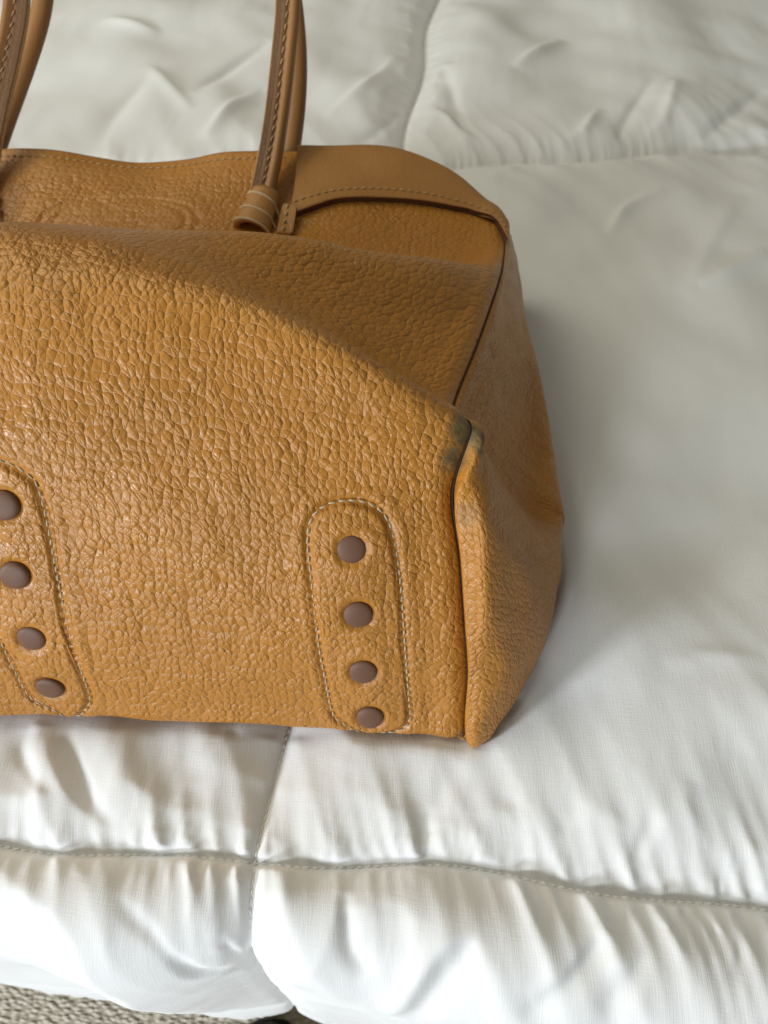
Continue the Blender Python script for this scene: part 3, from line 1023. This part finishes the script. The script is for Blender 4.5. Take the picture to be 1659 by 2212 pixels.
_p = PATCHES[0]
PATCHES.append(dict(ij=mirror_ij(_p['ij'])[::-1], sij=mirror_ij(_p['sij'])))
PATCHES[2]['loop'] = samp(BODY, PATCHES[2]['ij'][:, 0], PATCHES[2]['ij'][:, 1])
PATCHES[2]['sp'] = samp(BODY, PATCHES[2]['sij'][:, 0], PATCHES[2]['sij'][:, 1])
for pi, pt in enumerate(PATCHES):
    ij = pt['ij']
    c = ij.mean(0)
    K = 60
    rr = np.r_[np.linspace(0.0005, 0.9, K - 14), np.linspace(0.9, 1.0, 15)[1:]]
    G = c[None, None] + (ij[:, None, :] - c[None, None]) * rr[None, :, None]          # (160, K, 2)
    P3 = samp(BODY, G[..., 0], G[..., 1])
    Nn = samp(BN, G[..., 0], G[..., 1])
    Nn /= np.linalg.norm(Nn, axis=-1, keepdims=True)
    U = samp(BUV, G[..., 0], G[..., 1])
    dl = np.min(np.linalg.norm(P3.reshape(-1, 1, 3) - pt['loop'][None], axis=2), axis=1).reshape(P3.shape[:2])
    ds = np.min(np.linalg.norm(P3.reshape(-1, 1, 3) - pt['sp'][None], axis=2), axis=1).reshape(P3.shape[:2])
    h = -0.0013 * (pi < 2) + 0.0024 * smoothstep(0, 0.0035, dl) + 0.0010 * smoothstep(0.002, 0.02, dl)
    h += -0.0013 * np.exp(-(np.maximum(ds - 0.0058, 0) / 0.0014) ** 2) + 0.0003 * np.exp(-((ds - 0.0095) / 0.002) ** 2)
    h += samp(lum[..., None], G[..., 0], G[..., 1])[..., 0]
    Pp = P3 + Nn * h[..., None]
    gr = (1 - 0.6 * np.exp(-(dl / 0.0016) ** 2)) * (1 - 0.55 * np.exp(-((ds - 0.0075) / 0.002) ** 2))
    lab = ["long stitched leather patch with four studs beside the side seam", "stitched leather patch with four studs cut by the left edge of the photo", "stitched leather patch with four studs near the left end of the bag"][pi]
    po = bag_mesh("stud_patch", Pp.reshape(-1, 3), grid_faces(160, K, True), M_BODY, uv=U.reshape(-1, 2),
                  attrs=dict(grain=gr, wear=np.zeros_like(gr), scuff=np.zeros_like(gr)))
    po["label"] = lab
    # close the pinhole in the middle of the fan
    stitches("stitching", pt['loop'] - samp(BN, ij[:, 0], ij[:, 1]) * 0.0004, samp(BN, ij[:, 0], ij[:, 1]), po, length=0.0034, gap=0.0010, wid=0.00045, closed=True)
    for k in range(4):
        nn = samp(BN, *pt['sij'][k]); nn /= np.linalg.norm(nn)
        st = bpy.data.objects.new("stud", STUD)
        COL.objects.link(st)
        st.parent = po
        q = Vector(nn).to_track_quat('Z', 'Y')
        st.matrix_local = Matrix.Translation(Vector(pt['sp'][k] + nn * 0.0010) - BINV) @ q.to_matrix().to_4x4()

# ---- side gusset: rows share the seam of the front panel
GQ = {
    1: [at(1015, 1597, z=.006), at(1032, 1598, z=.007), at(1045, 1594, z=.008)],
    2: [at(1035, 1533, z=.030), at(1068, 1535, z=.026), at(1092, 1540, z=.016)],
    3: [at(1045, 1440, z=.052), at(1100, 1446, z=.045), at(1141, 1462, z=.022)],
    4: [at(1052, 1345, z=.076), at(1122, 1352, z=.060), at(1182, 1365, z=.028)],
    5: [at(1052, 1222, z=.100), at(1132, 1250, z=.076), at(1203, 1265, z=.034)],
    6: [at(1052, 1105, z=.117), at(1136, 1188, z=.080), at(1211, 1218, z=.039)],
    7: [at(1082, 1045, z=.107), at(1148, 1136, z=.066), at(1212, 1185, z=.041)],
    8: [np.array([.057, .252, .083]), np.array([.079, .251, .051]), np.array([.0995, .252, .0415])],
    9: [at(1060, 930, y=.270), at(1130, 1012, y=.274), at(1213, 1085, z=.043)],
    10: [at(1085, 770, y=.326), at(1135, 815, y=.342), at(1178, 855, z=.050)],
    11: [at(1098, 625, y=.380), at(1121, 665, y=.392), at(1139, 705, z=.055)],
    12: [at(1107, 575, y=.412), at(1118, 600, y=.422), at(1126, 630, z=.060)],
    13: [at(1104, 535, y=.437), at(1111, 555, y=.443), at(1118, 580, z=.060)],
    14: [at(1099, 505, y=.457), at(1106, 525, y=.462), at(1111, 545, z=.060)],
    15: [at(1093, 480, y=.469), at(1099, 500, y=.476), at(1105, 525, z=.060)],
}
GC = np.zeros((ROWS, 6, 3))
for r in range(ROWS):
    GC[r, 0] = CG[-1, r]
    if r == 0:
        for q in range(1, 6): GC[r, q] = CG[-1, 0] + np.array([.002 * q, .002 * q, 0])
        continue
    for q in range(3): GC[r, q + 1] = GQ[r][q]
    o3 = GQ[r][2]
    GC[r, 4] = [o3[0] - 0.002, o3[1] + .002, o3[2] * 0.35]
    GC[r, 5] = [o3[0] - 0.020, o3[1] + .004, -0.004]
qn = np.r_[np.linspace(0, 1, 40, endpoint=False), np.linspace(1, 3, 60, endpoint=False), np.linspace(3, 5, 30)]
GS = np.swapaxes(spline(np.swapaxes(GC, 0, 1), ts=qn), 0, 1)               # (ROWS, nq, 3)
GS = spline(GS, ts=r_new)                                                  # (NV, nq, 3)
edge = BODY[-1].copy()
GS = relax(GS, 24)
GS += (edge - GS[:, 0])[:, None, :] * np.exp(-np.linspace(0, 1, len(qn)) * 12)[None, :, None]
GN = -grid_normals(GS)
dsm = np.linalg.norm(GS - GS[:, :1], axis=-1)
RG2 = np.broadcast_to(r_new[:, None], dsm.shape)
low = 1 - smoothstep(7.2, 8.2, RG2)
gd = -0.0022 * np.exp(-dsm / 0.0018) + (0.0028 * low + 0.0008) * np.exp(-((dsm - 0.0055) / 0.0042) ** 2)
GUV = np.stack([np.cumsum(np.r_[0, np.linalg.norm(np.diff(GS[:, 30], axis=0), axis=1)])[:, None] + 0 * dsm,
                np.concatenate([np.zeros((NV, 1)), np.cumsum(np.linalg.norm(np.diff(GS, axis=1), axis=2), axis=1)], 1)], -1)[..., ::-1] + np.array([0.7, 0.3])
wr_ = np.abs(vnoise(GUV[..., 0] * 60 + 3, GUV[..., 1] * 240 + 3, 31) - 0.5)
crz = np.exp(-((RG2 - 9.1) / 0.7) ** 2) * smoothstep(0, .006, dsm)
gd += -0.0006 * crz * smoothstep(0.16, 0.0, wr_)
gd += (vnoise(GUV[..., 0] * 45, GUV[..., 1] * 45, 33) - 0.5) * 0.0016 * smoothstep(0, .01, dsm)
GS2 = GS + GN * gd[..., None]
ggr = 1.0 - 0.45 * np.exp(-(dsm / 0.003) ** 2)
ggr = ggr * (1 - 0.25 * smoothstep(10, 11.2, RG2)) * (1 - 0.7 * spots(GS, WEARG))
gsc = np.exp(-((RG2 - 11.6) / 0.6) ** 2) * 0.6 + np.exp(-((RG2 - 7.4) / 0.4) ** 2) * 0.3
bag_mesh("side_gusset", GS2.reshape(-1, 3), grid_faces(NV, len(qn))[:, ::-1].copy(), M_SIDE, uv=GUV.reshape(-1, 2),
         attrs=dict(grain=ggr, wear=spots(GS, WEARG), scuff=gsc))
# dark welt showing in the seam between front and side
wp = 0.5 * (BODY2[-1] + GS2[:, 0])[int(np.argmin(abs(r_new - 0.8))):]
wn = BN[-1] + GN[:, 0]
wn = (wn / np.linalg.norm(wn, axis=1, keepdims=True))[-len(wp):]
wp = wp[::2] + wn[::2] * 0.0007
ring = [(.0005 * math.cos(a), .0005 * math.sin(a)) for a in np.linspace(0, 2 * math.pi, 6, endpoint=False)]
wt = np.gradient(wp, axis=0); wt /= np.linalg.norm(wt, axis=1, keepdims=True)
wsd = np.cross(wt, wn[::2])
WG = wp[:, None, :] + wsd[:, None, :] * np.array([r[0] for r in ring])[None, :, None] + wn[::2][:, None, :] * np.array([r[1] for r in ring])[None, :, None]
wf_ = [(k * 6 + e, k * 6 + (e + 1) % 6, (k + 1) * 6 + (e + 1) % 6, (k + 1) * 6 + e) for k in range(len(wp) - 1) for e in range(6)]
bag_mesh("seam_welt", WG.reshape(-1, 3), wf_, simple("dark_seam", (0.03, 0.010, 0.006), 0.8))
GM = GS2[::3, ::3].copy()
GM[..., 0] = 2 * XC - GM[..., 0]
GMU = GUV[::3, ::3]
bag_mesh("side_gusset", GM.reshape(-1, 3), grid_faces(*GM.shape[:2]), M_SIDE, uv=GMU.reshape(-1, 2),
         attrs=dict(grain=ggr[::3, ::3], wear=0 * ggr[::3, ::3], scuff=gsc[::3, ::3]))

# ---- back panel on the bed and the dark inside of the mouth
nb = 40
bx = np.linspace(-1, 1, nb)
by = np.linspace(0, 1, 30)
BX, BY = np.meshgrid(bx, by, indexing='ij')
yb = 0.172 + BY * 0.315
xb = XC + BX * (0.206 + 0.040 * BY)
zb = 0.0 + 0.035 * smoothstep(0.7, 1, BY)
Pb = np.stack([xb, yb, zb], -1)
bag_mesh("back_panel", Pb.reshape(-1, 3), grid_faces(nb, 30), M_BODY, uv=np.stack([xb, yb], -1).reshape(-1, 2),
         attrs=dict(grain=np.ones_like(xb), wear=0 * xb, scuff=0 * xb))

# ---- rim: smooth leather band folded over the top edge, right of the handle
jr = np.arange(NV)
BNs = grid_normals(BODY2)


def on_upper(px, py):
    return find_on_body(px, py, 12.6, 15.0)


low_px = [(630, 474), (642, 469), (685, 456), (727, 444), (780, 438), (829, 436), (880, 438), (931, 444), (975, 452), (1020, 463), (1065, 485), (1092, 522)]
lij = np.array([on_upper(*q) for q in low_px])
nbu = 120
lij = spline(lij, n=nbu)
lij[:, 0] = np.maximum.accumulate(lij[:, 0])
nw = 34
bandP, bandU = [], []
for k in range(nbu):
    fi, fj = lij[k]
    fj1 = NV - 1.001
    t = np.linspace(0, 1, nw)
    P3 = samp(BODY2, np.full(nw, fi), fj + (fj1 - fj) * t)
    n3 = samp(BNs, np.full(nw, fi), fj + (fj1 - fj) * t)
    n3 /= np.linalg.norm(n3, axis=1, keepdims=True)
    h = 0.0044 + 0.0016 * np.sin(t * math.pi)
    Q3 = P3 + n3 * h[:, None]
    # turn over the top edge and down inside
    tip = Q3[-1]
    fwd = Q3[-1] - Q3[-4]; fwd /= np.linalg.norm(fwd)
    nn = n3[-1]
    arc = [tip + fwd * 0.0035 * math.sin(a) - nn * 0.0035 * (1 - math.cos(a)) for a in np.linspace(0.3, math.pi, 8)]
    inn = [arc[-1] - fwd * q for q in (0.006, 0.012, 0.02)]
    edge_ = [P3[0] - n3[0] * 0.0004, P3[0] + n3[0] * 0.0040]
    col = np.vstack([edge_, Q3, arc, inn])
    bandP.append(col)
bandP = np.array(bandP)
nc = bandP.shape[1]
mi = np.zeros((nbu - 1, nc - 1), int)
mi[:, 0] = 1
buv = arc_uv(bandP, 20)
RB = bag_mesh("rim_band", bandP.reshape(-1, 3), grid_faces(nbu, nc), [M_SMOOTH, M_RAW], uv=buv.reshape(-1, 2), mat_idx=mi.ravel())
RB["label"] = "smooth tan band with a dark cut edge along the rim"
stitches("stitching", bandP[:, 7], np.gradient(bandP[:, 7], axis=0) * 0 + samp(BNs, lij[:, 0], lij[:, 1]), RB, length=0.0034, gap=0.0018, wid=0.00045, mat=M_THREAD2)

# hem and stitches along the rim left of the band
hem = []
i_a, i_b = int(np.argmin(abs(f_new + 0.98))), int(np.argmin(abs(f_new - 0.42)))
hc = []
for i in range(i_a, i_b):
    p = BODY2[i, -1]; nn = BNs[i, -2]; fw = BODY2[i, -1] - BODY2[i, -4]; fw /= np.linalg.norm(fw)
    hc.append([p - fw * 0.0005 + nn * 0.0001] + [p + fw * 0.0022 * math.sin(a) - nn * 0.0022 * (1 - math.cos(a)) + nn * 0.0001 for a in np.linspace(0.2, math.pi, 7)] + [p - fw * 0.02 - nn * 0.0044])
hc = np.array(hc)
RH = bag_mesh("rim_hem", hc.reshape(-1, 3), grid_faces(*hc.shape[:2]), M_SMOOTH, uv=arc_uv(hc, 3).reshape(-1, 2))
jj = int(np.argmin(abs(r_new - 14.86)))
stitches("stitching", BODY2[i_a:i_b, jj], BNs[i_a:i_b, jj], RH, length=0.0032, gap=0.0018, wid=0.00045, mat=M_THREAD2)


# ---- handles
def sweep(path, side0, section, n, soft=0):
    """section: list of (a,b) in (side, normal); frames carried along the path"""
    C = resample(spline(path, n=400), n=n)
    for _ in range(soft):
        C[1:-1] = 0.5 * C[1:-1] + 0.25 * (C[2:] + C[:-2])
    T = np.gradient(C, axis=0); T /= np.linalg.norm(T, axis=1, keepdims=True)
    s = np.asarray(side0, float)
    G, Sd, Nm = [], [], []
    for k in range(n):
        s = s - T[k] * (s @ T[k]); s /= np.linalg.norm(s)
        nn = np.cross(s, T[k])
        if k == 0: sgn = 1.0
        G.append([C[k] + s * a + nn * b for a, b in section]); Sd.append(s); Nm.append(nn)
    return C, np.array(G), np.array(Sd), np.array(Nm)


def handle(name, path, side0, section, mats, midx, label, stitch_at=None):
    n = 220
    C, G, Sd, Nm = sweep(np.array(path), side0, section, n, 60)
    m = len(section)
    uv = np.zeros((n, m, 2))
    L = np.r_[0, np.cumsum(np.linalg.norm(np.diff(C, axis=0), axis=1))]
    cs = np.r_[0, np.cumsum(np.linalg.norm(np.diff(np.array(section), axis=0), axis=1))]
    uv[..., 0] = cs[None]; uv[..., 1] = L[:, None]
    f = []
    mi_ = []
    for k in range(n - 1):
        for e in range(m):
            f.append((k * m + e, k * m + (e + 1) % m, (k + 1) * m + (e + 1) % m, (k + 1) * m + e))
            mi_.append(midx[e])
    f.append(tuple(range(m))[::-1]); mi_.append(0)
    f.append(tuple((n - 1) * m + e for e in range(m))); mi_.append(0)
    o = bag_mesh(name, G.reshape(-1, 3), f, mats, uv=uv.reshape(-1, 2), mat_idx=mi_)
    o["label"] = label
    if stitch_at is not None:
        a, b = stitch_at
        stitches("stitching", C + Sd * a + Nm * b, Nm, o, length=0.0042, gap=0.0028, wid=0.00042, tilt=0.3, mat=M_THREAD2)
    return o


def tear_section():
    """rolled strap seen with its stitched flange: flat stitched side with a rounded roll to the right"""
    top = [(-.0078, .0016), (-.0066, .0026), (-.0060, .0019), (-.0048, .0029), (-.0042, .0024), (-.0025, .0030), (-.0002, .0028), (.0002, .0022), (.0010, .0024), (.0030, .0042), (.0050, .0044), (.0068, .0032), (.0076, .0010)]
    bot = [(.0076, -.0014), (.0062, -.0036), (.0035, -.0046), (0, -.0044), (-.0035, -.0040), (-.0065, -.0030), (-.0082, -.0016), (-.0086, -.0002)]
    return top + bot


TS = tear_section()
tidx = [1, 1, 1, 1, 1, 1, 1, 1, 0, 0, 0, 0, 0, 0, 0, 0, 0, 0, 2, 2, 2]
front_path = [at(562, 440, y=.446), at(567, 420, y=.453), at(577, 380, y=.467), at(590, 310, y=.487), at(603, 220, y=.508), at(612, 130, y=.527), at(620, 50, y=.543), at(627, -20, y=.556),
              (-.068, .585, .265), (-.095, .600, .305), (-.145, .606, .322), (-.195, .600, .305), (-.226, .583, .262),
              at(42, -20, y=.556), at(30, 50, y=.543), at(15, 130, y=.527), at(-8, 220, y=.508), at(-25, 310, y=.487), at(-38, 390, y=.465), at(-45, 440, y=.448), at(-50, 500, y=.43)]
# section normal must face the camera: side points to +x on the right leg
handle("handle", front_path, (1, 0, 0), TS, [M_STRAP, M_STRAPSIDE, M_PALE], tidx, "stitched strap handle nearer the camera", stitch_at=(-.0001, .0029))
circ = [(.0068 * math.cos(a), .0058 * math.sin(a)) for a in np.linspace(0, 2 * math.pi, 20, endpoint=False)]
back_path = [at(612, 420, y=.500), at(624, 350, y=.524), at(637, 270, y=.544), at(644, 190, y=.562), at(644, 110, y=.578), at(637, 40, y=.592), at(630, -20, y=.603),
             (-.078, .635, .255), (-.100, .652, .300), (-.145, .662, .318), (-.192, .652, .300), (-.222, .630, .25),
             at(100, -20, y=.603), at(88, 40, y=.592), at(66, 110, y=.578), at(42, 180, y=.563), at(12, 260, y=.545), at(-15, 340, y=.525), at(-40, 420, y=.50)]
handle("handle", back_path, (1, 0, 0), circ, [M_STRAP], [0] * 20, "plain round side of the handle behind the stitched one")


# ---- keeper that holds the handle foot, wound with three cords, and its sewn tab
def keeper(basep, axis_to, label, mirror=False):
    a = np.asarray(basep, float); b = np.asarray(axis_to, float)
    ax = b - a; L = np.linalg.norm(ax); ax /= L
    sx = np.array([1.0, 0, 0]); sx -= ax * (sx @ ax); sx /= np.linalg.norm(sx)
    nn = np.cross(sx, ax)
    if mirror: sx = -sx
    m, nl = 40, 14
    V = []
    for k in range(nl):
        t = k / (nl - 1)
        flare = 1.16 - 0.26 * t - 0.02 * math.sin(t * math.pi)
        for e in range(m):
            an = 2 * math.pi * e / m
            r = np.array([0.0106 * math.cos(an), 0.0078 * math.sin(an)]) * flare
            V.append(a + ax * L * t + sx * r[0] + nn * r[1])
    V = np.array(V).reshape(nl, m, 3)
    inner = a + (V - a - (ax * 0)) * 1.0
    cen = np.array([a + ax * L * k / (nl - 1) for k in range(nl)])[:, None, :]
    Vin = cen + (V - cen) * 0.68
    allv = np.concatenate([V, Vin[::-1]], 0)
    nl2 = 2 * nl
    F = []
    for k in range(nl2):
        for e in range(m):
            k2 = (k + 1) % nl2
            F.append((k * m + e, k * m + (e + 1) % m, k2 * m + (e + 1) % m, k2 * m + e))
    uv = np.zeros((nl2, m, 2)); uv[..., 0] = np.linspace(0, .06, m)[None]; uv[..., 1] = np.linspace(0, .05, nl2)[:, None]
    o = bag_mesh("keeper_loop", allv.reshape(-1, 3), F, M_SMOOTH, uv=uv.reshape(-1, 2))
    o["label"] = label
    for t, drop in ((0.08, 0.006), (0.44, 0.007), (0.86, 0.009)):
        flare = 1.16 - 0.26 * t - 0.02 * math.sin(t * math.pi)
        path = []
        for an in np.linspace(math.pi * 1.05, 0.12, 26):
            path.append(a + ax * (L * t - drop * (1 - an / math.pi) * 0.7) + sx * (0.0106 * flare + .0003) * math.cos(an) + nn * (0.0078 * flare + .0003) * math.sin(an))
        last = path[-1]
        for q in (0.25, 0.5, 0.8, 1.0):
            path.append(last + sx * 0.0035 * q - ax * drop * 0.5 * q - nn * 0.0035 * q)
        C, G, _, _ = sweep(np.array(path), ax, [(.00085 * math.cos(x), .00085 * math.sin(x)) for x in np.linspace(0, 2 * math.pi, 8, endpoint=False)], 60)
        f = [(k * 8 + e, k * 8 + (e + 1) % 8, (k + 1) * 8 + (e + 1) % 8, (k + 1) * 8 + e) for k in range(59) for e in range(8)]
        bag_mesh("cord", G.reshape(-1, 3), f, M_CORD, o)
    return o


kb, kt = at(544, 497, y=.428), at(574, 418, y=.456)
keeper(kb, kt, "leather keeper wound with three cords at the foot of the right handle")
kb2, kt2 = kb.copy(), kt.copy()
kb2[0] = 2 * XC - kb[0]; kt2[0] = 2 * XC - kt[0]
keeper(kb2, kt2, "leather keeper at the foot of the left handle", True)


def slab(name, quad, th, mats, label=None, rnd=0.2):
    """thick sewn tab from 4 corners (counter clockwise), rounded corners, edge painted"""
    q = np.array(quad, float)
    c = q.mean(0)
    n = np.cross(q[1] - q[0], q[3] - q[0]); n /= np.linalg.norm(n)
    ring = []
    for k in range(4):
        p0, p1, p2 = q[k - 1], q[k], q[(k + 1) % 4]
        a = p1 + (p0 - p1) * rnd; b = p1 + (p2 - p1) * rnd
        for t in np.linspace(0, 1, 6):
            ring.append((1 - t) ** 2 * a + 2 * t * (1 - t) * p1 + t * t * b)
    ring = np.array(ring); m = len(ring)
    inn = c + (ring - c) * 0.93
    V = np.vstack([ring - n * 0.002, ring + n * th * 0.8, inn + n * th])
    F = [(e, (e + 1) % m, m + (e + 1) % m, m + e) for e in range(m)] + [(m + e, m + (e + 1) % m, 2 * m + (e + 1) % m, 2 * m + e) for e in range(m)] + [tuple(2 * m + e for e in range(m))]
    mi_ = [1] * m + [0] * m + [0]
    uv = np.stack([V[:, 0], V[:, 1]], 1)
    o = bag_mesh(name, V, F, mats, uv=uv, mat_idx=mi_, smooth=False)
    if label: o["label"] = label
    return o, n


tq = [at(598, 520, y=.4235), at(634, 524, y=.4235), at(643, 462, y=.446), at(612, 455, y=.450)]
tq = [p + np.array([0, -.001, .0030]) for p in tq]
tab, tn = slab("handle_tab", tq, 0.0042, [M_SMOOTH, M_RAW], "small sewn leather tab right of the cord-wound keeper")
tp = np.array([tq[0] * .62 + tq[1] * .38, tq[3] * .62 + tq[2] * .38]) + tn * 0.0044
tp = resample(tp, n=20)
stitches("stitching", tp, np.tile(tn, (20, 1)), tab, length=0.0036, gap=0.0016, wid=0.0006)

# ------------------------------------------------------------------ dark shoe tip on the carpet
def build_shoe():
    root = empty("shoe", (-0.118, -0.058, FLOOR_Z))
    tag(root, "black shoe toe peeking out on the carpet below the comforter edge", "shoe")
    n, m = 40, 28
    V = []
    for k in range(n):
        t = k / (n - 1)
        y = -0.13 + 0.245 * t
        w = 0.040 * math.sqrt(max(0, 1 - max(0, (t - 0.72) / 0.28) ** 2.2)) * (0.78 + 0.22 * smoothstep(0.1, 0.6, np.array(t)))
        w *= math.sqrt(min(1, t / 0.08 + 0.02))
        hgt = 0.018 + 0.055 * (1 - smoothstep(0.25, 0.85, np.array(t))) + 0.020
        hgt *= math.sqrt(max(0.02, 1 - max(0, (t - 0.8) / 0.2) ** 2.5))
        for e in range(m):
            a = math.pi * e / (m - 1)
            V.append((w * math.cos(a) * (1 + 0.05 * math.sin(a)), y, 0.012 + hgt * math.sin(a) ** 0.8))
    M1 = simple("black_shoe_upper", (0.012, 0.012, 0.013), 0.5, 400, 0.3, 0.0004, 900)
    link_mesh("upper", V, grid_faces(n, m), M1, root)
    S = []
    prof = []
    for k in range(60):
        a = 2 * math.pi * k / 60
        yy = -0.0075 + 0.1245 * math.sin(a)
        tt = (yy + 0.13) / 0.245
        ww = 0.043 * (abs(math.cos(a)) ** 0.55) * (0.8 + 0.2 * smoothstep(0.1, 0.6, np.array(tt)))
        prof.append((math.copysign(ww, math.cos(a)), yy))
    V = [(x, y, z) for z in (0.0, 0.014) for x, y in prof]
    F = [(k, (k + 1) % 60, 60 + (k + 1) % 60, 60 + k) for k in range(60)] + [tuple(range(59, -1, -1)), tuple(range(60, 120))]
    link_mesh("sole", V, F, simple("black_sole", (0.02, 0.02, 0.02), 0.7), root, smooth=False)


build_shoe()
